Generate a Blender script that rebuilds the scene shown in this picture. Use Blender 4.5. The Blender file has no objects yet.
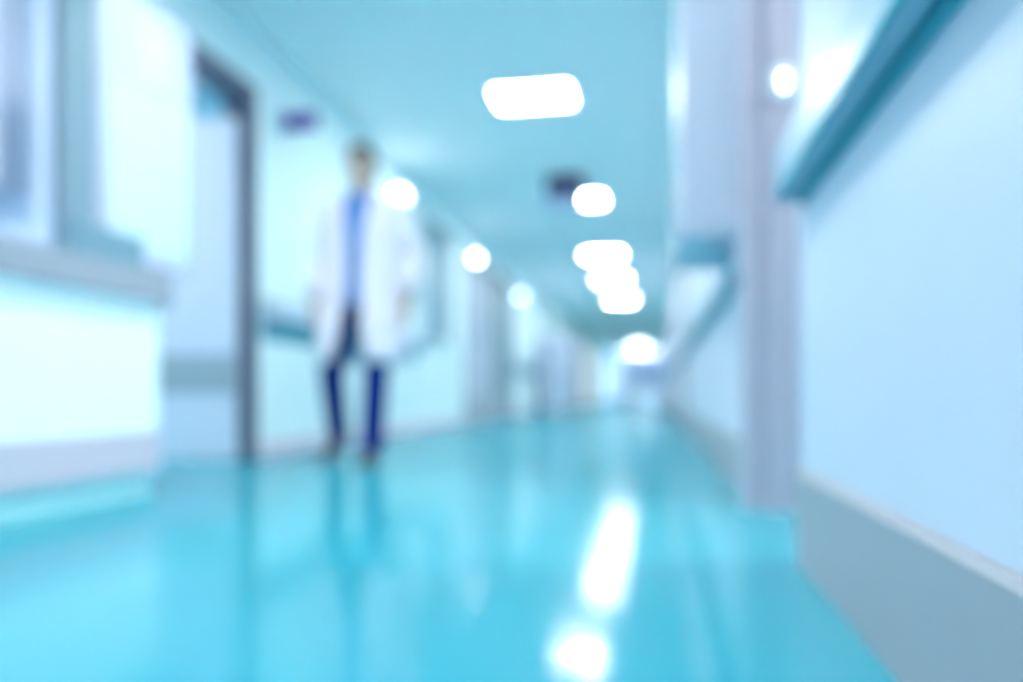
import bpy, bmesh, math
from mathutils import Vector, Matrix

scene = bpy.context.scene
COL = scene.collection
PI = math.pi


# ---------------------------------------------------------------- materials
def lin(c):
    def f(v):
        v /= 255.0
        return v / 12.92 if v <= 0.04045 else ((v + 0.055) / 1.055) ** 2.4
    return (f(c[0]), f(c[1]), f(c[2]), 1.0)


def mat(name, rgb, rough=0.5, metal=0.0, spec=0.5, vary=0.04, scale=6.0, emit=0.0, emit_rgb=None, coat=0.0):
    m = bpy.data.materials.new(name)
    m.use_nodes = True
    nt = m.node_tree
    b = nt.nodes['Principled BSDF']
    b.inputs['Roughness'].default_value = rough
    b.inputs['Metallic'].default_value = metal
    b.inputs['Specular IOR Level'].default_value = spec
    b.inputs['Coat Weight'].default_value = coat
    tc = nt.nodes.new('ShaderNodeTexCoord')
    nz = nt.nodes.new('ShaderNodeTexNoise')
    nz.inputs['Scale'].default_value = scale
    nz.inputs['Detail'].default_value = 3.0
    mx = nt.nodes.new('ShaderNodeMix')
    mx.data_type = 'RGBA'
    c = lin(rgb)
    mx.inputs[6].default_value = tuple(v * (1 - vary) for v in c[:3]) + (1,)
    mx.inputs[7].default_value = tuple(min(1, v * (1 + vary)) for v in c[:3]) + (1,)
    nt.links.new(tc.outputs['Object'], nz.inputs['Vector'])
    nt.links.new(nz.outputs['Fac'], mx.inputs[0])
    nt.links.new(mx.outputs[2], b.inputs['Base Color'])
    if emit > 0:
        b.inputs['Emission Color'].default_value = lin(emit_rgb or rgb)
        b.inputs['Emission Strength'].default_value = emit
    return m


def tile_mat(name, rgb, rough, tile, line_rgb, spec=0.5):
    """plain panels with thin joints, in object space"""
    m = mat(name, rgb, rough, spec=spec, vary=0.03, scale=3)
    nt = m.node_tree
    b = nt.nodes['Principled BSDF']
    old = b.inputs['Base Color'].links[0].from_socket
    tc = nt.nodes.new('ShaderNodeTexCoord')
    br = nt.nodes.new('ShaderNodeTexBrick')
    br.offset = 0.0
    br.inputs['Scale'].default_value = 1.0
    br.inputs['Brick Width'].default_value = tile
    br.inputs['Row Height'].default_value = tile
    br.inputs['Mortar Size'].default_value = 0.006
    br.inputs['Color1'].default_value = (1, 1, 1, 1)
    br.inputs['Color2'].default_value = (1, 1, 1, 1)
    lr = lin(line_rgb)
    br.inputs['Mortar'].default_value = lr
    mu = nt.nodes.new('ShaderNodeMix')
    mu.data_type = 'RGBA'
    mu.blend_type = 'MULTIPLY'
    mu.inputs[0].default_value = 1.0
    nt.links.new(tc.outputs['Object'], br.inputs['Vector'])
    nt.links.new(old, mu.inputs[6])
    nt.links.new(br.outputs['Color'], mu.inputs[7])
    nt.links.new(mu.outputs[2], b.inputs['Base Color'])
    return m


def floor_mat(name, rgb, rough, ior):
    """polished vinyl: faintly mottled colour under a glossy sealed layer"""
    m = mat(name, rgb, rough, vary=0.05, scale=2.0)
    nt = m.node_tree
    src = nt.nodes['Principled BSDF'].inputs['Base Color'].links[0].from_socket
    di = nt.nodes.new('ShaderNodeBsdfDiffuse')
    gl = nt.nodes.new('ShaderNodeBsdfGlossy')
    gl.inputs['Roughness'].default_value = rough
    fr = nt.nodes.new('ShaderNodeFresnel')
    fr.inputs['IOR'].default_value = ior
    mx = nt.nodes.new('ShaderNodeMixShader')
    nt.links.new(src, di.inputs['Color'])
    cl = nt.nodes.new('ShaderNodeMath')
    cl.operation = 'MINIMUM'
    cl.inputs[1].default_value = 0.48
    nt.links.new(fr.outputs[0], cl.inputs[0])
    nt.links.new(cl.outputs[0], mx.inputs[0])
    nt.links.new(di.outputs[0], mx.inputs[1])
    nt.links.new(gl.outputs[0], mx.inputs[2])
    nt.links.new(mx.outputs[0], nt.nodes['Material Output'].inputs['Surface'])
    return m


M = {}
M['floor'] = floor_mat('vinyl_floor', (58, 172, 192), 0.115, 1.45)
M['ceiling'] = tile_mat('ceiling_tiles', (250, 252, 252), 0.7, 0.6, (222, 240, 246), spec=0.2)
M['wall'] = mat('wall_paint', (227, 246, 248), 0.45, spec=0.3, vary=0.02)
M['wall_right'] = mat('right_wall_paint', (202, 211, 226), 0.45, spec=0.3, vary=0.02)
M['alcove'] = mat('alcove_paint', (201, 218, 238), 0.5, spec=0.3, vary=0.02)
M['room_teal'] = mat('side_room_paint', (160, 210, 226), 0.6, spec=0.2, vary=0.03)
M['base_grey'] = mat('grey_skirting', (153, 158, 168), 0.4, spec=0.4, vary=0.03)
M['frame_dark'] = mat('dark_door_frame', (78, 89, 114), 0.35, spec=0.4, vary=0.03)
M['frame_lav'] = mat('lavender_steel_frame', (182, 179, 194), 0.35, spec=0.4, vary=0.03)
M['lav'] = mat('lavender_laminate', (191, 199, 214), 0.4, spec=0.4, vary=0.03)
M['lav_pale'] = mat('pale_lavender_laminate', (200, 211, 240), 0.4, spec=0.4, vary=0.03)
M['steel_blue'] = mat('steel_blue_paint', (137, 167, 178), 0.5, spec=0.3, vary=0.03)
M['teal'] = mat('teal_bumper_and_shade', (70, 160, 178), 0.4, spec=0.4, vary=0.05)
M['rail'] = mat('handrail_grey', (176, 196, 214), 0.35, spec=0.4, vary=0.03)
M['white'] = mat('white_panel', (236, 250, 255), 0.35, spec=0.4, vary=0.01)
M['counter_white'] = mat('glowing_counter_panel', (236, 252, 255), 0.3, spec=0.4, vary=0.01, emit=0.2, emit_rgb=(225, 250, 255))  # faint glow added to make the counter front brighter, no lamp behind it
M['worktop'] = mat('grey_worktop', (163, 169, 180), 0.35, spec=0.4, vary=0.04, scale=14)
M['skirt_lav'] = mat('counter_skirting', (215, 204, 216), 0.4, spec=0.4, vary=0.03)
M['plinth'] = mat('cyan_plinth', (177, 234, 238), 0.35, spec=0.4, vary=0.03)
M['leaf'] = mat('door_leaf_paint', (225, 229, 241), 0.4, spec=0.4, vary=0.02)
M['kick'] = mat('door_kick_band', (169, 183, 190), 0.4, spec=0.4, vary=0.03)
M['door_lav'] = mat('lavender_door', (206, 214, 230), 0.4, spec=0.4, vary=0.03)
M['door_dark'] = mat('dark_teal_door', (120, 156, 172), 0.4, spec=0.4, vary=0.03)
M['glass_blue'] = mat('frosted_window', (176, 206, 222), 0.25, spec=0.5, vary=0.03)
M['chrome'] = mat('brushed_steel', (190, 205, 220), 0.3, metal=1.0, vary=0.04, scale=30)
M['lamp'] = mat('lit_diffuser', (255, 255, 255), 0.4, emit=74.0, emit_rgb=(251, 251, 246))
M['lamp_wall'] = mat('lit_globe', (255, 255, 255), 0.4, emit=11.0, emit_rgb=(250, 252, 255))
M['lamp_small'] = mat('small_lit_globe', (255, 255, 255), 0.4, emit=26.0, emit_rgb=(246, 252, 255))
M['lamp_panel'] = mat('lit_sign_face', (255, 255, 255), 0.4, emit=9.0, emit_rgb=(246, 254, 255))
M['lamp_dim'] = mat('dim_globe', (255, 255, 255), 0.4, emit=20.0, emit_rgb=(222, 236, 255))
M['lamp_trim'] = mat('light_trim', (230, 244, 250), 0.4, vary=0.01)
M['sign_dark'] = mat('dark_purple_sign', (40, 20, 84), 0.4, vary=0.04)
M['sign_violet'] = mat('violet_sign', (84, 44, 164), 0.4, vary=0.04)
M['sign_pale'] = mat('pale_sign', (176, 192, 226), 0.4, vary=0.03)
M['paper'] = mat('paper', (214, 240, 252), 0.7, spec=0.1, vary=0.015)
M['paper_text'] = mat('paper_block', (206, 226, 246), 0.7, spec=0.1, vary=0.02)
M['skin'] = mat('skin', (204, 180, 166), 0.5, spec=0.3, vary=0.05, scale=20)
M['hair'] = mat('hair', (78, 84, 74), 0.6, spec=0.2, vary=0.15, scale=60)
M['coat'] = mat('coat_cotton', (246, 239, 249), 0.85, spec=0.1, vary=0.02, scale=30)
M['shirt'] = mat('blue_shirt', (108, 154, 222), 0.85, spec=0.1, vary=0.04, scale=30)
M['trousers'] = mat('navy_trousers', (8, 42, 122), 0.85, spec=0.1, vary=0.05, scale=30)
M['shoe'] = mat('shoe_leather', (60, 66, 78), 0.4, spec=0.4, vary=0.05)
M['eye_white'] = mat('eye_white', (235, 238, 240), 0.3, vary=0.01)
M['eye_dark'] = mat('iris', (50, 42, 38), 0.3, vary=0.02)
M['lip'] = mat('lip', (168, 112, 108), 0.5, vary=0.03)
M['button'] = mat('button', (200, 206, 226), 0.4, vary=0.02)
M['mattress'] = mat('mattress_cover', (150, 172, 206), 0.7, spec=0.2, vary=0.03)
M['sheet'] = mat('bed_sheet', (214, 226, 246), 0.85, spec=0.1, vary=0.03)
M['rubber'] = mat('grey_rubber', (84, 100, 120), 0.6, vary=0.04)


# ---------------------------------------------------------------- helpers
def link(name, me, m, parent=None):
    o = bpy.data.objects.new(name, me)
    COL.objects.link(o)
    if m is not None:
        me.materials.clear()
        me.materials.append(m)
    if parent is not None:
        o.parent = parent
    return o


def obj(name, bm, m, parent=None, smooth=False):
    bmesh.ops.recalc_face_normals(bm, faces=bm.faces[:])
    me = bpy.data.meshes.new(name)
    bm.to_mesh(me)
    bm.free()
    if smooth:
        for p in me.polygons:
            p.use_smooth = True
    return link(name, me, m, parent)


def tag(o, label=None, cat=None, group=None, kind=None):
    if label: o['label'] = label
    if cat: o['category'] = cat
    if group: o['group'] = group
    if kind: o['kind'] = kind
    return o


def struct(name, bm, m, label=None, cat=None):
    o = obj(name, bm, m)
    o['kind'] = 'structure'
    return o


def empty(name, loc=(0, 0, 0), rz=0.0):
    o = bpy.data.objects.new(name, None)
    o.empty_display_size = 0.1
    o.location = loc
    o.rotation_euler = (0, 0, rz)
    COL.objects.link(o)
    return o


def copy_tree(o, parent=None):
    c = o.copy()
    COL.objects.link(c)
    if parent is not None:
        c.parent = parent
    for ch in list(o.children):
        copy_tree(ch, c)
    return c


def add_box(bm, x0, x1, y0, y1, z0, z1, bev=0.0):
    r = bmesh.ops.create_cube(bm, size=1.0)
    vs = r['verts']
    for v in vs:
        v.co = Vector(((x0 + x1) / 2 + v.co.x * (x1 - x0), (y0 + y1) / 2 + v.co.y * (y1 - y0), (z0 + z1) / 2 + v.co.z * (z1 - z0)))
    if bev > 0:
        es = list({e for v in vs for e in v.link_edges})
        bmesh.ops.bevel(bm, geom=es, offset=bev, segments=2, affect='EDGES', profile=0.7)
    return bm


def box(*a, bev=0.0):
    return add_box(bmesh.new(), *a, bev=bev)


def add_prism(bm, pts, axis, a0, a1):
    """extrude a closed 2-D outline. axis 'y': pts are (x, z); axis 'z': pts are (x, y); axis 'x': pts are (y, z)"""
    def P(p, a):
        return {'y': (p[0], a, p[1]), 'z': (p[0], p[1], a), 'x': (a, p[0], p[1])}[axis]
    v0 = [bm.verts.new(P(p, a0)) for p in pts]
    v1 = [bm.verts.new(P(p, a1)) for p in pts]
    n = len(pts)
    bm.faces.new(v0)
    bm.faces.new(v1)
    for i in range(n):
        bm.faces.new((v0[i], v0[(i + 1) % n], v1[(i + 1) % n], v1[i]))
    return bm


def add_cyl(bm, p0, p1, r0, r1=None, n=16):
    p0, p1 = Vector(p0), Vector(p1)
    r1 = r0 if r1 is None else r1
    d = p1 - p0
    rot = d.to_track_quat('Z', 'Y').to_matrix().to_4x4()
    bmesh.ops.create_cone(bm, cap_ends=True, segments=n, radius1=r0, radius2=r1, depth=d.length,
                          matrix=Matrix.Translation((p0 + p1) / 2) @ rot)
    return bm


def add_ball(bm, c, rx, ry=None, rz=None, u=20, v=14, rot=None):
    ry = rx if ry is None else ry
    rz = rx if rz is None else rz
    m = Matrix.Translation(c)
    if rot is not None:
        m = m @ rot
    bmesh.ops.create_uvsphere(bm, u_segments=u, v_segments=v, radius=1.0, matrix=m @ Matrix.Diagonal((rx, ry, rz, 1)))
    return bm


def add_cap(bm, p0, p1, r0, r1):
    add_ball(bm, p0, r0, u=14, v=10)
    add_ball(bm, p1, r1, u=14, v=10)
    add_cyl(bm, p0, p1, r0, r1, 14)


def add_tube(bm, pts, r, n=10):
    pts = [Vector(p) for p in pts]
    for a, b in zip(pts[:-1], pts[1:]):
        add_cyl(bm, a, b, r, r, n)
    for p in pts[1:-1]:
        add_ball(bm, p, r, u=n, v=8)
    return bm


def fused(name, bm, voxel, m, parent=None, smooth=6):
    """one continuous skin around overlapping solids"""
    bmesh.ops.recalc_face_normals(bm, faces=bm.faces[:])
    me = bpy.data.meshes.new(name + '_raw')
    bm.to_mesh(me)
    bm.free()
    tmp = bpy.data.objects.new(name + '_raw', me)
    COL.objects.link(tmp)
    rm = tmp.modifiers.new('r', 'REMESH')
    rm.mode = 'VOXEL'
    rm.voxel_size = voxel
    rm.use_smooth_shade = True
    sm = tmp.modifiers.new('s', 'SMOOTH')
    sm.factor = 0.5
    sm.iterations = smooth
    dg = bpy.context.evaluated_depsgraph_get()
    out = bpy.data.meshes.new_from_object(tmp.evaluated_get(dg))
    bpy.data.objects.remove(tmp)
    bpy.data.meshes.remove(me)
    out.name = name
    for p in out.polygons:
        p.use_smooth = True
    return link(name, out, m, parent)


def rings(bm, rows, closed=True, cap=True):
    """loft rows of equal-length point lists"""
    vr = [[bm.verts.new(p) for p in row] for row in rows]
    n = len(rows[0])
    for a, b in zip(vr[:-1], vr[1:]):
        for i in range(n if closed else n - 1):
            j = (i + 1) % n
            bm.faces.new((a[i], a[j], b[j], b[i]))
    if closed and cap:
        bm.faces.new(vr[0])
        bm.faces.new(vr[-1])
    return bm


# ---------------------------------------------------------------- dimensions (metres; corridor runs along +Y)
XL, XR = -2.40, 0.34          # corridor walls
H = 2.60                      # ceiling
Y0, Y1 = -3.0, 42.0
T = 0.12

# ---------------------------------------------------------------- setting
struct('floor', box(-5.2, 2.6, Y0, Y1 + 0.2, -0.1, 0.0), M['floor'])
struct('ceiling', box(-5.2, 2.6, Y0, Y1 + 0.2, H, H + 0.1), M['ceiling'])

# left wall: doorway at 3.46-4.42, window at 8.0-9.25, doors further on
bm = bmesh.new()
segs = [(3.12, 3.46, 0, H), (3.46, 4.42, 2.20, H), (4.42, 8.02, 0, H), (8.02, 9.24, 0, 0.98), (8.02, 9.24, 2.30, H),
        (9.24, 10.1, 0, H), (10.1, 11.3, 2.2, H), (11.3, 11.9, 0, H), (11.9, 13.2, 2.2, H), (13.2, 20.0, 0, H), (20.0, 23.5, 2.35, H), (23.5, 28.0, 0, H), (28.0, 31.5, 2.35, H), (31.5, Y1, 0, H)]  # the two far gaps are made-up side openings that let fill light in
for a, b, z0, z1 in segs:
    add_box(bm, XL - T, XL, a, b, z0, z1)
struct('wall_left', bm, M['wall'])
# nurse-station alcove on the near left
struct('wall_alcove', box(-3.72, -3.6, Y0, 3.0, 0, H), M['alcove'])
struct('wall_partition', box(-5.2, XL - T, 3.0, 3.12, 0, H), M['alcove'])
struct('trim_1', box(-2.47, -2.2, 2.99, 3.12, 0, H, bev=0.004), M['steel_blue'])
# room behind the open left door
bm = bmesh.new()
add_box(bm, -5.2, -5.08, 3.12, 5.4, 0, H)
add_box(bm, -5.08, XL - T, 5.28, 5.4, 0, H)
struct('wall_side_room', bm, M['room_teal'])
# right wall: doorway at 1.88-2.83
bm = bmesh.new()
for a, b, z0, z1 in [(Y0, 1.97, 0, H), (1.97, 2.86, 2.28, H), (2.86, 9.2, 0, H), (9.2, 10.3, 2.2, H), (10.3, 20.0, 0, H), (20.0, 23.5, 2.35, H), (23.5, 28.0, 0, H), (28.0, 31.5, 2.35, H), (31.5, Y1, 0, H)]:  # far gaps repeat the left ones, added to admit world light
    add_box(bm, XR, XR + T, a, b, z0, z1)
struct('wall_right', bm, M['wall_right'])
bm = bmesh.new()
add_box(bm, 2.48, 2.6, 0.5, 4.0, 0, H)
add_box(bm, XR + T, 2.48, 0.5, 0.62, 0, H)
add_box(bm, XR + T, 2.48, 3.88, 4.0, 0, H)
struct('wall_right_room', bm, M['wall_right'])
struct('wall_end', box(XL - T, XR + T, Y1, Y1 + T, 0, H), M['lav_pale'])

# skirtings
def skirting(name, side, spans, h, m):
    bm = bmesh.new()
    x = XL if side < 0 else XR
    for a, b in spans:
        if side < 0:
            add_prism(bm, [(x, 0), (x + 0.014, 0), (x + 0.014, h - 0.012), (x + 0.004, h), (x, h)], 'y', a, b)
        else:
            add_prism(bm, [(x, 0), (x - 0.014, 0), (x - 0.014, h - 0.012), (x - 0.004, h), (x, h)], 'y', a, b)
    struct(name, bm, m)
skirting('baseboard_right', 1, [(Y0, 1.97), (2.93, 9.1), (10.4, 20.0), (23.5, 28.0), (31.5, Y1)], 0.22, M['base_grey'])
skirting('baseboard_left', -1, [(4.54, 10.0), (11.4, 11.8), (13.3, 20.0), (23.5, 28.0), (31.5, Y1)], 0.10, M['skirt_lav'])

# door frames
def frame(name, x0, x1, ya, yb, top, w, m):
    bm = bmesh.new()
    add_box(bm, x0, x1, ya - w, ya + 0.008, 0, top + w)
    add_box(bm, x0, x1, yb - 0.008, yb + w, 0, top + w)
    add_box(bm, x0, x1, ya + 0.008, yb - 0.008, top, top + w)
    struct(name, bm, m)
frame('trim_2', XL - T - 0.02, XL + 0.025, 3.46, 4.42, 2.16, 0.09, M['frame_dark'])
frame('trim_3', XL - T - 0.02, XL + 0.025, 10.1, 11.3, 2.16, 0.09, M['frame_lav'])
frame('trim_4', XL - T - 0.02, XL + 0.025, 11.9, 13.2, 2.16, 0.10, M['frame_dark'])
frame('trim_5', XR - 0.02, XR + T + 0.02, 9.2, 10.3, 2.16, 0.08, M['frame_lav'])
# the deep steel jamb on the far side of the right doorway
bm = bmesh.new()
add_prism(bm, [(0.298, 2.83), (0.38, 2.83), (0.38, 2.805), (0.465, 2.805), (0.465, 2.93), (0.298, 2.93)], 'z', 0, H)
struct('trim_6', bm, M['frame_lav'])

# ---------------------------------------------------------------- doors
d = empty('door_1', (XL - 0.035, 4.40, 0))
d['kind'] = 'structure'
obj('door_leaf', box(-0.93, 0, -0.045, 0, 0.008, 2.03, bev=0.003), M['leaf'], d)
obj('kick_band', box(-0.925, -0.005, -0.05, -0.045, 0.40, 0.63), M['kick'], d)
bm = bmesh.new()
add_box(bm, -0.89, -0.85, -0.055, -0.045, 0.95, 1.15, bev=0.003)
add_tube(bm, [(-0.87, -0.05, 1.05), (-0.87, -0.10, 1.05), (-0.75, -0.10, 1.05)], 0.010)
obj('door_handle', bm, M['chrome'], d)

def flat_door(name, x, ya, yb, top, m, face, pane=True):
    d = empty(name, (x, (ya + yb) / 2, 0))
    d['kind'] = 'structure'
    w = (yb - ya) / 2
    obj('door_leaf', box(-0.022, 0.022, -w + 0.004, w - 0.004, 0.008, top - 0.004, bev=0.003), m, d)
    if pane:
        obj('vision_pane', box(face * 0.022, face * 0.028, w - 0.42, w - 0.2, 1.1, 1.75), M['glass_blue'], d)
    obj('kick_band', box(face * 0.022, face * 0.026, -w + 0.02, w - 0.02, 0.06, 0.34), M['kick'], d)
    bm = bmesh.new()
    add_tube(bm, [(face * 0.022, -w + 0.1, 1.03), (face * 0.07, -w + 0.1, 1.03), (face * 0.07, -w + 0.22, 1.03)], 0.010)
    obj('door_handle', bm, M['chrome'], d)
    return d
flat_door('door_2', XL - 0.05, 10.1, 11.3, 2.16, M['door_lav'], 1)
flat_door('door_3', XL - 0.05, 11.9, 13.2, 2.16, M['door_dark'], 1)
flat_door('door_4', XR + 0.05, 9.2, 10.3, 2.16, M['door_lav'], -1)
# double doors closing the corridor
d = empty('door_5', (-1.03, Y1 - 0.03, 0))
d['kind'] = 'structure'
for s in (-1, 1):
    a, b = sorted((s * 0.004, s * 0.85))
    lf = obj('door_leaf', box(a, b, -0.025, 0.025, 0.01, 2.1, bev=0.003), M['lav'], d)
    a, b = sorted((s * 0.2, s * 0.65))
    obj('vision_pane', box(a, b, -0.032, -0.025, 1.0, 1.85), M['white'], lf)
    a, b = sorted((s * 0.06, s * 0.10))
    obj('door_handle', box(a, b, -0.07, -0.025, 0.9, 1.2, bev=0.004), M['chrome'], lf)

# window in the left wall
w = empty('window_1', (XL - 0.06, 8.63, 0.98))
w['kind'] = 'structure'
obj('window_pane', box(-0.01, 0.01, -0.57, 0.57, 0.03, 1.29), M['glass_blue'], w)
bm = bmesh.new()
for a in ((-0.61, -0.55), (0.55, 0.61), (-0.025, 0.025)):
    add_box(bm, -0.03, 0.065, a[0], a[1], 0, 1.32)
add_box(bm, -0.03, 0.065, -0.55, 0.55, 0, 0.05)
add_box(bm, -0.03, 0.065, -0.55, 0.55, 1.27, 1.32)
obj('window_frame', bm, M['steel_blue'], w)
obj('window_sill', box(0.062, 0.13, -0.66, 0.66, -0.03, 0.0, bev=0.004), M['white'], w)

# ---------------------------------------------------------------- handrails
def handrail(side, ya, yb, label, group='wall handrails'):
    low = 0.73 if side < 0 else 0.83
    wall = XL if side < 0 else XR
    t = empty('handrail', (wall, ya, 0.0))
    s = -side                               # towards the corridor
    L = yb - ya
    def pr(pts, y0=0.0, y1=L):
        return add_prism(bmesh.new(), [(s * p[0], p[1]) for p in pts], 'y', y0, y1)
    obj('rail', pr([(0.012, 0.858), (0.050, 0.852), (0.057, 0.858), (0.057, 0.965), (0.048, 0.985), (0.024, 0.985), (0.012, 0.975)]), M['rail'], t)
    obj('bumper_strip', pr([(0.054, 0.846), (0.058, 0.842), (0.064, 0.848), (0.064, 0.866), (0.057, 0.872), (0.057, 0.858), (0.054, 0.852)]), M['teal'], t)
    obj('under_rail_shade', pr([(0.0, low), (0.006, low), (0.009, low + 0.008), (0.009, 0.862), (0.0, 0.868)]), M['teal'], t)  # teal strip along the wall stands for the shade under the rail
    n = max(2, int(L / 1.2) + 1)
    for i in range(n):
        y = 0.15 + (L - 0.3) * i / (n - 1)
        a, b = sorted((0.0, s * 0.024))
        obj('bracket', box(a, b, y - 0.03, y + 0.03, 0.88, 0.95, bev=0.004), M['rail'], t)
    for y in (-0.012, L):
        obj('end_cap', pr([(0.0, 0.840), (0.060, 0.840), (0.065, 0.85), (0.065, 0.955), (0.05, 0.987), (0.0, 0.987)], y, y + 0.012), M['rail'], t)
    tag(t, label, 'handrail', group)
    return t
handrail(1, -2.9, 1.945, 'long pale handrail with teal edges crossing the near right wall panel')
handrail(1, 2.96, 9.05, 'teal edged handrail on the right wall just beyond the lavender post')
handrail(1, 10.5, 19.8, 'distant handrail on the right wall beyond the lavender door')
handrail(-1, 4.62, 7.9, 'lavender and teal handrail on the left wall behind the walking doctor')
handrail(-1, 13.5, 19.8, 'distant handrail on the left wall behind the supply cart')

# ---------------------------------------------------------------- reception counter
t = empty('reception_counter', (-1.95, 0.0, 0))
tag(t, 'long white reception counter with grey worktop at the left edge', 'counter')
def foot(off, r=0.13, back=-0.42):
    """plan outline, local to the counter, front edge at x=off, far end rounded"""
    ye = 2.985 + off
    pts = [(back, -2.8), (off, -2.8)]
    for k in range(9):
        a = k / 8 * PI / 2
        pts.append((off - r + r * math.cos(a), ye - r + r * math.sin(a)))
    pts.append((back, ye))
    return pts
obj('plinth', add_prism(bmesh.new(), foot(-0.02), 'z', 0, 0.095), M['plinth'], t)
obj('skirting', add_prism(bmesh.new(), foot(0.006), 'z', 0.095, 0.25), M['skirt_lav'], t)
obj('front_panel', add_prism(bmesh.new(), foot(0.0), 'z', 0.25, 0.755), M['counter_white'], t)
obj('worktop', add_prism(bmesh.new(), foot(0.05, 0.16), 'z', 0.755, 0.865), M['worktop'], t)

# screen board standing on the counter end, with its notices
t = empty('screen_board', (-2.0, 2.9, 0.865))
tag(t, 'tall pale screen board standing upright on the far end of the reception counter', 'screen')
obj('board', box(-0.012, 0.012, -0.27, 0.27, 0.05, 1.09, bev=0.004), M['lav_pale'], t)
bm = bmesh.new()
for y in (-0.285, 0.27):
    add_box(bm, -0.016, 0.016, y, y + 0.015, 0.03, 1.10)
add_box(bm, -0.016, 0.016, -0.27, 0.27, 1.09, 1.105)
add_box(bm, -0.016, 0.016, -0.27, 0.27, 0.035, 0.05)
obj('edge_frame', bm, M['lav'], t)
for y in (-0.2, 0.1):
    obj('foot', box(-0.028, 0.028, y - 0.03, y + 0.03, 0.0, 0.036, bev=0.004), M['steel_blue'], t)

def notice(name, ya, yb, za, zb, label, blocks):
    o = obj(name, box(-0.0015, 0.0015, ya, yb, za, zb), M['paper'])
    o.location = (-1.9862, 2.9, 0.865)
    for (a, b, c, e) in blocks:
        obj('printed_block', box(0.0015, 0.0022, a, b, c, e), M['paper_text'], o)
    tag(o, label, 'notice', 'notices on the screen board')
notice('paper_notice', -0.08, 0.12, 0.78, 1.02, 'small white notice near the top of the screen board', [(-0.05, 0.09, 0.96, 0.99), (-0.05, 0.09, 0.82, 0.84)])
notice('paper_notice', -0.24, 0.25, 0.10, 0.70, 'large white poster filling the lower part of the screen board', [(-0.2, 0.16, 0.60, 0.63), (-0.2, 0.12, 0.50, 0.52), (-0.2, 0.18, 0.40, 0.42)])

# open document holder along the front edge of the worktop
t = empty('document_holder', (-1.936, 2.56, 0.865))
tag(t, 'low dark teal document holder on the counter edge before the screen board', 'document holder')
bm = bmesh.new()
add_box(bm, -0.03, 0.03, -0.18, 0.18, 0, 0.006)
for x in (-0.03, 0.026):
    add_box(bm, x, x + 0.004, -0.18, 0.18, 0.006, 0.115)
for y in (-0.18, 0.0, 0.176):
    add_box(bm, -0.026, 0.026, y, y + 0.004, 0.006, 0.115)
obj('holder_shell', bm, M['door_dark'], t)
obj('paper_stack', box(-0.018, 0.018, -0.17, -0.01, 0.006, 0.125), M['steel_blue'], t)

# cupboard hanging above the station, at the picture's left edge
t = empty('hanging_cupboard', (-2.65, 3.0, 1.25))
tag(t, 'shallow lavender cupboard hung high behind the counter at the far left edge', 'cupboard')
obj('carcass', box(-0.9, 0, -0.12, 0, 0, 1.1, bev=0.004), M['lav'], t)
for i in range(2):
    x = -0.9 + i * 0.45
    dd = obj('cupboard_door', box(x + 0.004, x + 0.446, -0.138, -0.12, 0.005, 1.095, bev=0.003), M['lav'], t)
    xx = x + (0.40 if i == 0 else 0.05)
    obj('pull_handle', box(xx - 0.008, xx + 0.008, -0.16, -0.138, 0.05, 0.2, bev=0.003), M['chrome'], dd)

# ---------------------------------------------------------------- right side fittings
t = empty('wall_cabinet', (XR, 3.02, 0.975))
tag(t, 'tall pale lavender wall cabinet above the handrail behind the post', 'cabinet')
obj('carcass', box(-0.23, 0, 0, 0.85, 0, 1.58, bev=0.004), M['lav'], t)
obj('end_panel', box(-0.15, -0.04, -0.008, 0.0, 0.02, 1.56, bev=0.002), M['lav'], t)
for i in range(2):
    dd = obj('cabinet_door', box(-0.248, -0.23, 0.004 + i * 0.425, 0.421 + i * 0.425, 0.004, 1.576, bev=0.003), M['lav'], t)
    y = 0.38 if i == 0 else 0.47
    obj('pull_handle', box(-0.265, -0.248, y - 0.007, y + 0.007, 0.1, 0.25, bev=0.003), M['chrome'], dd)
obj('base_rail', box(-0.15, -0.07, 0.04, 0.4, -0.02, 0.0), M['lav'], t)

t = empty('jamb_highlight', (0.425, 2.805, 1.44))  # added glowing lens in place of a bright glint on the jamb
tag(t, 'small glowing white lens standing in for a highlight on the lavender door post', 'lamp')
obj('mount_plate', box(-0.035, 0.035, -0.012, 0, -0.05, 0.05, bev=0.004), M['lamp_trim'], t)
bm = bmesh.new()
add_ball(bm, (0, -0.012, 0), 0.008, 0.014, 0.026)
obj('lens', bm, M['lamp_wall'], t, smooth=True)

# ---------------------------------------------------------------- ceiling lights
def ceiling_light():
    t = empty('ceiling_light')
    bm = bmesh.new()
    for x0, x1, y0, y1 in ((-0.31, -0.27, -0.22, 0.22), (0.27, 0.31, -0.22, 0.22), (-0.27, 0.27, -0.22, -0.18), (-0.27, 0.27, 0.18, 0.22)):
        add_box(bm, x0, x1, y0, y1, -0.022, 0)
    obj('light_frame', bm, M['lamp_trim'], t)
    obj('diffuser', box(-0.27, 0.27, -0.18, 0.18, -0.014, -0.002), M['lamp'], t)
    return t
LIGHTS = [(-0.88, 5.82, 'nearest and largest square ceiling light in view'),
          (-0.85, 9.0, 'second ceiling light, half hidden by the dark hanging sign'),
          (-0.80, 12.6, 'third ceiling light along, first of the overlapping row'),
          (-0.80, 15.3, 'fourth ceiling light along, middle of the overlapping row'),
          (-0.76, 18.5, 'fifth ceiling light along, last of the overlapping row'),
          (-1.3, 40.5, 'left ceiling light of a pair added to brighten the end wall'),  # this pair is added fill for the dim corridor end
          (-0.2, 40.5, 'right ceiling light of a pair added to brighten the end wall'),
          (-0.72, 38.0, 'single far ceiling light beyond the glowing box sign'),
          (-0.85, 2.7, 'ceiling light overhead just above the frame'),
          (-0.85, -0.5, 'ceiling light overhead behind the viewpoint')]
base = None
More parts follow.
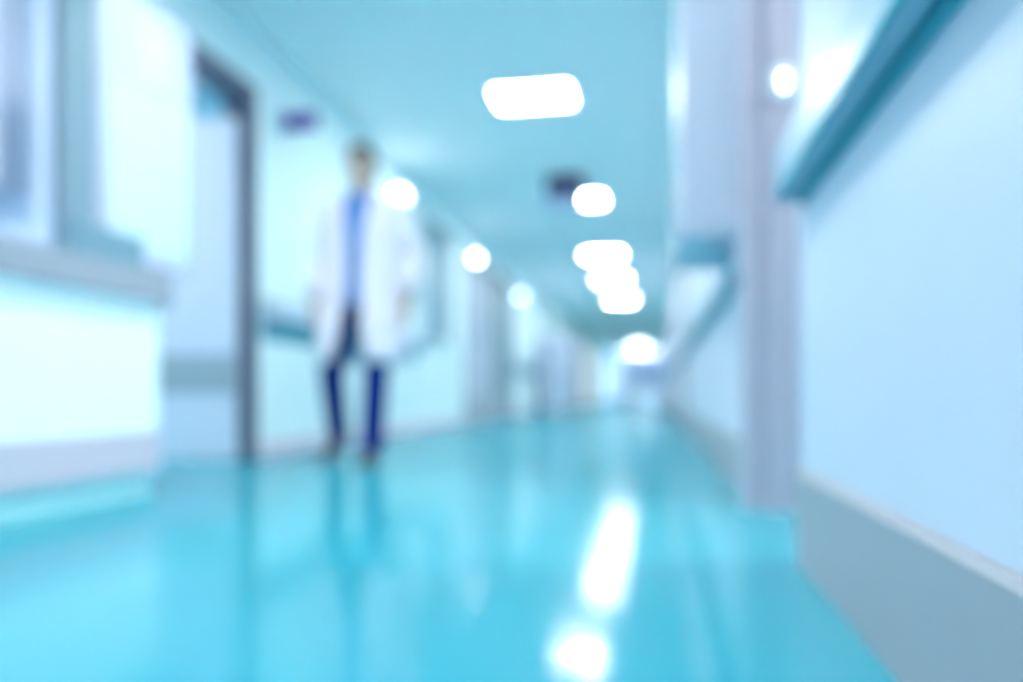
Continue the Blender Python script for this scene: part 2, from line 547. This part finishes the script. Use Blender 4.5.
for x, y, lab in LIGHTS:
    if base is None:
        o = base = ceiling_light()
    else:
        o = copy_tree(base)
    o.location = (x, y, H)
    tag(o, lab, 'ceiling light', 'square ceiling lights along the corridor')
# fittings added to brighten the side rooms, the alcove and the far side openings
for x, y, lab in ((-3.9, 3.9, 'added ceiling light brightening the room behind the open left door'),
                  (-3.05, 1.5, 'added ceiling light brightening the reception alcove'),
                  (-3.9, 21.8, 'ceiling light added as fill in the nearer left side opening'),
                  (1.5, 21.8, 'ceiling light added as fill in the nearer right side opening'),
                  (-3.9, 29.8, 'ceiling light added as fill in the farther left side opening'),
                  (1.5, 29.8, 'ceiling light added as fill in the farther right side opening'),
                  (1.4, 2.2, 'added ceiling light brightening the room off the right doorway')):
    o = copy_tree(base)
    o.location = (x, y, H)
    tag(o, lab, 'ceiling light', 'added ceiling lights of the side rooms and openings')

t = empty('illuminated_sign', (-0.68, 34.0, H))
tag(t, 'glowing white box sign hanging from the ceiling far down the corridor', 'sign')
obj('sign_case', box(-0.25, 0.25, -0.04, 0.04, -0.40, -0.08, bev=0.006), M['lamp_trim'], t)
obj('lit_face', box(-0.235, 0.235, -0.046, -0.04, -0.39, -0.09), M['lamp_panel'], t)
for x in (-0.15, 0.15):
    bm = bmesh.new()
    add_cyl(bm, (x, 0, -0.09), (x, 0, 0), 0.01, 0.01, 10)
    obj('hanger_rod', bm, M['chrome'], t)

# globe lamps high on the left wall
for x, y, z, r, m, lab in ((XL, 6.98, 2.19, 0.07, 'lamp_wall', 'bright round wall lamp beside the walking doctor shoulder'),
                           (XL, 10.28, 2.19, 0.035, 'lamp_small', 'round wall lamp above the lavender door on the left'),
                           (XL, 13.85, 2.13, 0.034, 'lamp_dim', 'dim round wall lamp past the dark teal door')):
    t = empty('wall_lamp', (x, y, z))
    bm = bmesh.new()
    add_cyl(bm, (0, 0, 0), (0.025, 0, 0), r * 0.8, r * 0.8, 24)
    add_cyl(bm, (0.02, 0, 0), (0.06, 0, 0), r * 0.35, r * 0.35, 16)
    obj('lamp_base', bm, M['lamp_trim'], t)
    bm = bmesh.new()
    add_ball(bm, (0.05 + r, 0, 0), r)
    obj('globe', bm, M[m], t, smooth=True)
    tag(t, lab, 'wall lamp', 'round lamps on the left wall')

# ---------------------------------------------------------------- signs
t = empty('hanging_sign', (-0.91, 8.0, H))
tag(t, 'dark purple and pale hanging sign in front of the second ceiling light', 'sign')
obj('sign_panel', box(-0.17, 0.215, -0.03, 0.03, -0.20, -0.02, bev=0.004), M['sign_dark'], t)
obj('lower_panel', box(-0.17, 0.215, -0.025, 0.025, -0.33, -0.20, bev=0.004), M['sign_pale'], t)
obj('ceiling_mount', box(-0.08, 0.11, -0.02, 0.02, -0.02, 0.0), M['chrome'], t)
t = empty('door_sign', (XL, 4.9, 2.175))
tag(t, 'small violet sign projecting from the left wall above the handrail', 'sign')
obj('sign_panel', box(0.02, 0.24, -0.012, 0.012, -0.055, 0.055, bev=0.004), M['sign_violet'], t)
obj('wall_bracket', box(0.0, 0.022, -0.03, 0.03, -0.07, 0.07, bev=0.004), M['chrome'], t)

# ---------------------------------------------------------------- stretcher bed far down on the right
t = empty('stretcher_bed', (-0.18, 15.0, 0))
tag(t, 'grey lavender stretcher bed parked by the right wall far away', 'bed')
obj('bed_base', box(-0.36, 0.36, -0.95, 0.95, 0.50, 0.58, bev=0.01), M['kick'], t)
mt = obj('mattress', box(-0.35, 0.35, -0.94, 0.94, 0.58, 0.72, bev=0.03), M['mattress'], t)
obj('sheet', box(-0.355, 0.355, -0.6, 0.5, 0.70, 0.727, bev=0.008), M['sheet'], mt)
bm = bmesh.new()
add_ball(bm, (0, 0.7, 0.76), 0.27, 0.18, 0.06)
obj('pillow', bm, M['sheet'], t, smooth=True)
for s in (-1, 1):
    bm = bmesh.new()
    add_tube(bm, [(s * 0.375, -0.6, 0.56), (s * 0.375, -0.6, 0.9), (s * 0.375, 0.5, 0.9), (s * 0.375, 0.5, 0.56)], 0.014)
    add_tube(bm, [(s * 0.375, -0.6, 0.76), (s * 0.375, 0.5, 0.76)], 0.010)
    obj('side_rail', bm, M['chrome'], t)
for y in (-0.95, 0.95):
    bm = bmesh.new()
    add_tube(bm, [(-0.33, y, 0.54), (-0.33, y, 0.98), (0.33, y, 0.98), (0.33, y, 0.54)], 0.016)
    add_box(bm, -0.31, 0.31, y - 0.01, y + 0.01, 0.68, 0.95)
    obj('end_board', bm, M['mattress'], t)
for sx in (-1, 1):
    for sy in (-1, 1):
        bm = bmesh.new()
        add_tube(bm, [(sx * 0.28, sy * 0.7, 0.5), (sx * 0.28, sy * 0.7, 0.16)], 0.025)
        lg = obj('leg', bm, M['kick'], t)
        bm = bmesh.new()
        add_cyl(bm, (sx * 0.28 - 0.02, sy * 0.7, 0.08), (sx * 0.28 + 0.02, sy * 0.7, 0.08), 0.08, 0.08, 20)
        add_box(bm, sx * 0.28 - 0.03, sx * 0.28 + 0.03, sy * 0.7 - 0.02, sy * 0.7 + 0.02, 0.1, 0.18)
        obj('wheel', bm, M['rubber'], lg)

# supply cart on the far left
t = empty('supply_cart', (-1.98, 16.2, 0))
tag(t, 'tall pale lavender supply cart against the left wall far down', 'cart')
obj('cart_body', box(-0.30, 0.30, -0.45, 0.45, 0.14, 1.55, bev=0.01), M['lav_pale'], t)
for i in range(4):
    z = 0.2 + i * 0.33
    dr = obj('drawer', box(-0.27, 0.27, -0.468, -0.45, z, z + 0.30, bev=0.004), M['lav'], t)
    obj('drawer_pull', box(-0.08, 0.08, -0.485, -0.468, z + 0.14, z + 0.16, bev=0.003), M['chrome'], dr)
bm = bmesh.new()
add_tube(bm, [(0.30, -0.3, 1.1), (0.36, -0.3, 1.1), (0.36, 0.3, 1.1), (0.30, 0.3, 1.1)], 0.012)
obj('push_handle', bm, M['chrome'], t)
for sx in (-1, 1):
    for sy in (-1, 1):
        bm = bmesh.new()
        add_cyl(bm, (sx * 0.24 - 0.015, sy * 0.38, 0.055), (sx * 0.24 + 0.015, sy * 0.38, 0.055), 0.055, 0.055, 18)
        add_box(bm, sx * 0.24 - 0.025, sx * 0.24 + 0.025, sy * 0.38 - 0.015, sy * 0.38 + 0.015, 0.07, 0.145)
        obj('caster', bm, M['rubber'], t)


# ---------------------------------------------------------------- the doctor
def build_person():
    V = Vector
    # joints; the figure faces -Y and walks towards the viewpoint
    hipL, hipR = V((0.098, 0, 0.95)), V((-0.108, 0, 0.95))
    kneeL, kneeR = V((0.118, -0.13, 0.53)), V((-0.20, 0.03, 0.51))
    ankL, ankR = V((0.112, -0.19, 0.095)), V((-0.235, 0.25, 0.135))
    shL, shR = V((0.195, 0.0, 1.495)), V((-0.195, 0.0, 1.495))
    elL, elR = V((0.295, 0.03, 1.20)), V((-0.275, 0.07, 1.19))
    wrL, wrR = V((0.285, -0.05, 0.945)), V((-0.285, -0.02, 0.93))
    bm = bmesh.new()
    # trunk
    add_ball(bm, (0, 0.0, 0.98), 0.155, 0.105, 0.13)
    add_ball(bm, (0, 0.0, 1.14), 0.135, 0.095, 0.16)
    add_ball(bm, (0, 0.0, 1.34), 0.165, 0.11, 0.17)
    add_cap(bm, (-0.15, 0.0, 1.475), (0.15, 0.0, 1.475), 0.06, 0.06)
    add_cap(bm, (0, 0.015, 1.48), (0, -0.005, 1.63), 0.062, 0.056)
    # legs
    for h, k, a in ((hipL, kneeL, ankL), (hipR, kneeR, ankR)):
        add_cap(bm, h, k, 0.082, 0.052)
        add_cap(bm, k, k.lerp(a, 0.3) + V((0, 0.012, 0)), 0.05, 0.052)
        add_cap(bm, k.lerp(a, 0.3) + V((0, 0.012, 0)), a, 0.052, 0.036)
    add_cap(bm, ankL, (0.118, -0.30, 0.042), 0.034, 0.022)
    add_cap(bm, ankR, (-0.242, 0.13, 0.046), 0.034, 0.022)
    # arms
    for s, e, w in ((shL, elL, wrL), (shR, elR, wrR)):
        add_cap(bm, s + V((0.012 if s.x < 0 else -0.012, 0, -0.012)), e, 0.045, 0.039)
        add_cap(bm, e, e.lerp(w, 0.3), 0.04, 0.039)
        add_cap(bm, e.lerp(w, 0.3), w, 0.039, 0.026)
    # hands: palm, four fingers, thumb leaving the palm's front side
    for w, sx in ((wrL, 1), (wrR, -1)):
        dn = V((0, -0.12, -1)).normalized()
        fr = V((0, -1, 0.12)).normalized()
        inn = V((-sx, 0, 0))
        palm = w + dn * 0.062
        for k in (-1.5, -0.5, 0.5, 1.5):
            add_cap(bm, w + fr * (k * 0.012) + dn * 0.01, w + dn * 0.09 + fr * (k * 0.0205), 0.015, 0.012)
        add_ball(bm, palm, 0.016, 0.036, 0.05)
        for k, L in ((1.5, 0.068), (0.5, 0.078), (-0.5, 0.072), (-1.5, 0.056)):
            p0 = w + dn * 0.092 + fr * (k * 0.0212)
            p1 = p0 + (dn + inn * 0.18 + fr * (k * 0.03)).normalized() * L * 0.45
            p2 = p1 + (dn + inn * 0.5).normalized() * L * 0.3
            p3 = p2 + (dn + inn * 0.9).normalized() * L * 0.25
            add_cap(bm, p0, p1, 0.0092, 0.0086)
            add_cap(bm, p1, p2, 0.0086, 0.008)
            add_cap(bm, p2, p3, 0.008, 0.0072)
        t0 = w + dn * 0.03 + fr * 0.03
        t1 = t0 + (dn * 0.75 + fr * 0.6 + inn * 0.25).normalized() * 0.042
        t2 = t1 + (dn + fr * 0.2 + inn * 0.35).normalized() * 0.034
        add_cap(bm, w + dn * 0.02 + fr * 0.012, t0, 0.014, 0.013)
        add_cap(bm, t0, t1, 0.012, 0.0105)
        add_cap(bm, t1, t2, 0.0105, 0.009)
    # head: skull, face, jaw, nose, brow, cheeks, ears
    c = V((0, -0.02, 1.73))
    add_ball(bm, c + V((0, 0.015, 0.02)), 0.077, 0.098, 0.098, 24, 18)
    add_ball(bm, c + V((0, -0.022, -0.025)), 0.066, 0.076, 0.098, 24, 18)
    add_ball(bm, c + V((0, -0.058, -0.088)), 0.036, 0.034, 0.026)
    for s in (-1, 1):
        add_ball(bm, c + V((s * 0.034, -0.070, -0.022)), 0.024, 0.02, 0.022)
        add_ball(bm, c + V((s * 0.030, -0.082, 0.024)), 0.026, 0.012, 0.010)
        add_ball(bm, c + V((s * 0.080, 0.012, -0.012)), 0.010, 0.020, 0.032)
        add_cap(bm, c + V((s * 0.05, -0.01, -0.075)), c + V((s * 0.02, -0.062, -0.095)), 0.02, 0.018)
    add_cap(bm, c + V((0, -0.092, 0.012)), c + V((0, -0.112, -0.026)), 0.009, 0.013)
    for s in (-1, 1):
        add_ball(bm, c + V((s * 0.013, -0.101, -0.030)), 0.010, 0.010, 0.008)
    add_ball(bm, c + V((0, -0.088, -0.056)), 0.026, 0.012, 0.014)
    body = fused('person', bm, 0.0055, M['skin'], smooth=4)
    tag(body, 'doctor walking in an open white coat over a blue shirt and navy trousers', 'person')
    # face details
    for s in (-1, 1):
        bm = bmesh.new()
        add_ball(bm, c + V((s * 0.030, -0.0835, 0.006)), 0.0135, 0.010, 0.0095)
        e = obj('eye', bm, M['eye_white'], body, True)
        bm = bmesh.new()
        add_ball(bm, c + V((s * 0.030, -0.092, 0.006)), 0.0058, 0.003, 0.0058)
        obj('iris', bm, M['eye_dark'], e, True)
        bm = bmesh.new()
        add_cap(bm, c + V((s * 0.014, -0.097, 0.029)), c + V((s * 0.034, -0.0965, 0.034)), 0.0042, 0.0042)
        add_cap(bm, c + V((s * 0.034, -0.0965, 0.034)), c + V((s * 0.050, -0.083, 0.029)), 0.0042, 0.0028)
        obj('eyebrow', bm, M['hair'], body, True)
    bm = bmesh.new()
    add_ball(bm, c + V((0, -0.0985, -0.052)), 0.022, 0.005, 0.0045)
    add_ball(bm, c + V((0, -0.0975, -0.060)), 0.019, 0.005, 0.005)
    obj('mouth', bm, M['lip'], body, True)
    # hair: a cap open over the face, short sides and back
    bm = bmesh.new()
    add_ball(bm, c + V((0, 0.024, 0.030)), 0.085, 0.102, 0.098, 24, 18)
    add_ball(bm, c + V((0, 0.055, -0.025)), 0.074, 0.062, 0.075)
    add_ball(bm, c + V((0.01, -0.045, 0.090)), 0.060, 0.045, 0.030)
    for s in (-1, 1):
        add_ball(bm, c + V((s * 0.070, -0.005, 0.035)), 0.014, 0.040, 0.045)
    for k in range(9):
        a = -0.9 + k * 0.225
        add_ball(bm, c + V((0.062 * math.sin(a), -0.052 - 0.012 * math.cos(a), 0.082 + 0.004 * (k % 2))), 0.016, 0.018, 0.018)
    obj_h = fused('hair', bm, 0.006, M['hair'], body, smooth=2)
    # trousers: one garment
    bm = bmesh.new()
    add_ball(bm, (0, 0.0, 0.97), 0.17, 0.125, 0.12)
    for h, k, a in ((hipL, kneeL, ankL), (hipR, kneeR, ankR)):
        add_cap(bm, h, k, 0.098, 0.074)
        add_cap(bm, k, a + (k - a).normalized() * 0.0, 0.074, 0.066)
    fused('trousers', bm, 0.009, M['trousers'], body, smooth=4)
    # shoes
    def shoe(heel, toe, lift):
        bm = bmesh.new()
        d = (toe - heel)
        u = d.normalized()
        add_ball(bm, heel + V((0, 0, 0.045)), 0.042, 0.046, 0.046)
        add_cap(bm, heel + V((0, 0, 0.04)), heel + d * 0.55 + V((0, 0, 0.026)), 0.042, 0.040)
        add_cap(bm, heel + d * 0.5 + V((0, 0, 0.022)), heel + d * 0.9 + V((0, 0, 0.012)), 0.044, 0.032)
        add_cap(bm, heel + V((0, 0, 0.05)), heel + V((0, -0.01, 0.10)), 0.04, 0.042)
        s = fused('shoe', bm, 0.007, M['shoe'], body, smooth=3)
        bm = bmesh.new()
        side = V((1, 0, 0))
        out = [(-0.15, 0.030), (0.1, 0.040), (0.35, 0.036), (0.7, 0.050), (0.95, 0.040), (1.12, 0.012)]
        loop = [heel + d * t_ + side * w_ for t_, w_ in out] + [heel + d * t_ - side * w_ for t_, w_ in reversed(out)]
        rings(bm, [[p + V((0, 0, -0.022)) for p in loop], [p + V((0, 0, 0.004)) for p in loop]])
        obj('sole', bm, M['rubber'], s)
    shoe(V((0.114, -0.175, 0.022)), V((0.122, -0.385, 0.022)), 0)
    shoe(V((-0.236, 0.26, 0.075)), V((-0.248, 0.06, 0.022)), 0)

    def ell(z, rx, ry, cy=0.0, n=36):
        return [V((rx * math.sin(2 * PI * i / n), cy - ry * math.cos(2 * PI * i / n), z)) for i in range(n)]
    bm = bmesh.new()
    rings(bm, [ell(z, a, b) for z, a, b in ((0.90, 0.178, 0.132), (1.0, 0.172, 0.125), (1.14, 0.160, 0.118), (1.32, 0.182, 0.128), (1.44, 0.180, 0.115),
                                           (1.50, 0.135, 0.088), (1.535, 0.078, 0.072), (1.56, 0.068, 0.068))], cap=False)
    sh = obj('shirt', bm, M['shirt'], body, True)
    sm = sh.modifiers.new('thick', 'SOLIDIFY'); sm.thickness = 0.004
    bm = bmesh.new()
    for s in (-1, 1):
        rings(bm, [[V((s * 0.004, -0.088, 1.535)), V((s * 0.070, -0.030, 1.59))], [V((s * 0.05, -0.112, 1.49)), V((s * 0.092, -0.06, 1.535))]], closed=False)
    cl = obj('shirt_collar', bm, M['shirt'], sh)
    cl.modifiers.new('thick', 'SOLIDIFY').thickness = 0.004

    # coat: open C-shaped shell, sleeves, lapels, pockets
    bm = bmesh.new()
    prof = [(1.560, 0.085, 0.085, 0.95), (1.540, 0.125, 0.098, 0.80), (1.525, 0.190, 0.110, 0.58), (1.48, 0.225, 0.130, 0.40), (1.40, 0.226, 0.145, 0.28),
            (1.28, 0.216, 0.150, 0.21), (1.12, 0.210, 0.155, 0.19), (0.97, 0.224, 0.168, 0.20), (0.82, 0.248, 0.200, 0.25), (0.68, 0.264, 0.232, 0.31), (0.575, 0.274, 0.250, 0.36)]
    n = 40
    rows = []
    for k, (z, rx, ry, g) in enumerate(prof):
        row = []
        for i in range(n + 1):
            a = g + (2 * PI - 2 * g) * i / n
            w = 1.0 + (0.018 * math.sin(7 * a) * max(0, (1.05 - z)))
            shift = -0.012 * min(1.0, max(0.0, (1.45 - z) / 0.2))
            row.append(V((rx * w * math.sin(a) + shift * (1 - 0.6 * abs(math.sin(a))), -ry * w * math.cos(a), z)))
        rows.append(row)
    rings(bm, rows, closed=False)
    ct = obj('lab_coat', bm, M['coat'], body, True)
    so = ct.modifiers.new('thick', 'SOLIDIFY'); so.thickness = 0.006; so.offset = 1.0
    # sleeves
    for s, e, w in ((shL, elL, wrL), (shR, elR, wrR)):
        bm = bmesh.new()
        q_ = 1 if s.x > 0 else -1
        pts = [s + V((-0.075 * q_, 0, 0.022)), s + V((-0.03 * q_, 0, 0.008)), s + V((0.01 * q_, 0, -0.015)), s.lerp(e, 0.15), s.lerp(e, 0.5), s.lerp(e, 0.85), e, e.lerp(w, 0.15), e.lerp(w, 0.55), e.lerp(w, 0.93)]
        rad = [0.020, 0.062, 0.074, 0.076, 0.071, 0.064, 0.062, 0.061, 0.058, 0.056]
        rws = []
        for i, p in enumerate(pts):
            t_ = (pts[min(i + 1, len(pts) - 1)] - pts[max(i - 1, 0)]).normalized()
            q = t_.to_track_quat('Z', 'Y')
            rws.append([p + q @ V((rad[i] * math.cos(2 * PI * j / 20), rad[i] * math.sin(2 * PI * j / 20), 0)) for j in range(20)])
        rings(bm, rws, cap=False)
        sl = obj('sleeve', bm, M['coat'], ct, True)
        sl.modifiers.new('thick', 'SOLIDIFY').thickness = 0.005
    for s in (-1, 1):
        bm = bmesh.new()
        rings(bm, [[V((s * 0.075, -0.070, 1.575)), V((s * 0.112, -0.050, 1.56))], [V((s * 0.075, -0.135, 1.49)), V((s * 0.160, -0.120, 1.47))],
                   [V((s * 0.070, -0.160, 1.36)), V((s * 0.130, -0.156, 1.38))], [V((s * 0.045, -0.162, 1.24)), V((s * 0.054, -0.162, 1.24))]], closed=False)
        lp = obj('lapel', bm, M['coat'], ct)
        lp.modifiers.new('thick', 'SOLIDIFY').thickness = 0.005
        bm = bmesh.new()
        rings(bm, [[V((s * 0.100, -0.176, 0.92)), V((s * 0.195, -0.110, 0.92))], [V((s * 0.106, -0.210, 0.77)), V((s * 0.205, -0.138, 0.77))]], closed=False)
        pk = obj('pocket', bm, M['coat'], ct)
        pk.modifiers.new('thick', 'SOLIDIFY').thickness = 0.005
    for z in (1.16, 1.02, 0.88):
        bm = bmesh.new()
        add_cyl(bm, (0.052, -0.168 - (1.16 - z) * 0.06, z), (0.052, -0.154 - (1.16 - z) * 0.06, z), 0.009, 0.009, 14)
        obj('button', bm, M['button'], ct)
    return body


doc = build_person()
doc.location = (-1.688, 4.47, 0.0)
doc.rotation_euler = (0, 0, 0.06)

# ---------------------------------------------------------------- fill light from the world, let in by the end left open behind the viewpoint
wd = bpy.data.worlds.new('World')
scene.world = wd
wd.use_nodes = True
bg = wd.node_tree.nodes['Background']
bg.inputs['Color'].default_value = (0.96, 0.97, 1.0, 1)
bg.inputs['Strength'].default_value = 1.0

# ---------------------------------------------------------------- camera: low, wide, focused close to the lens
cd = bpy.data.cameras.new('Camera')
cam = bpy.data.objects.new('Camera', cd)
COL.objects.link(cam)
cam.location = (0, 0, 0.39)
cam.rotation_euler = (PI / 2, 0, math.atan(143.5 / 800.0))
cd.sensor_width = 36.0
cd.lens = 36.0 * 800.0 / 1023.0
cd.shift_y = (395 - 341) / 1023.0
cd.clip_start = 0.02
cd.clip_end = 200
cd.dof.use_dof = True
cd.dof.focus_distance = 0.55
cd.dof.aperture_fstop = 1.42
scene.camera = cam

scene.view_settings.view_transform = 'Standard'
scene.view_settings.look = 'None'
scene.view_settings.exposure = 0.0
scene.cycles.light_sampling_threshold = 0.0
scene.cycles.max_bounces = 10
scene.cycles.diffuse_bounces = 6
scene.cycles.use_denoising = True
scene.cycles.denoising_input_passes = 'RGB_ALBEDO_NORMAL'
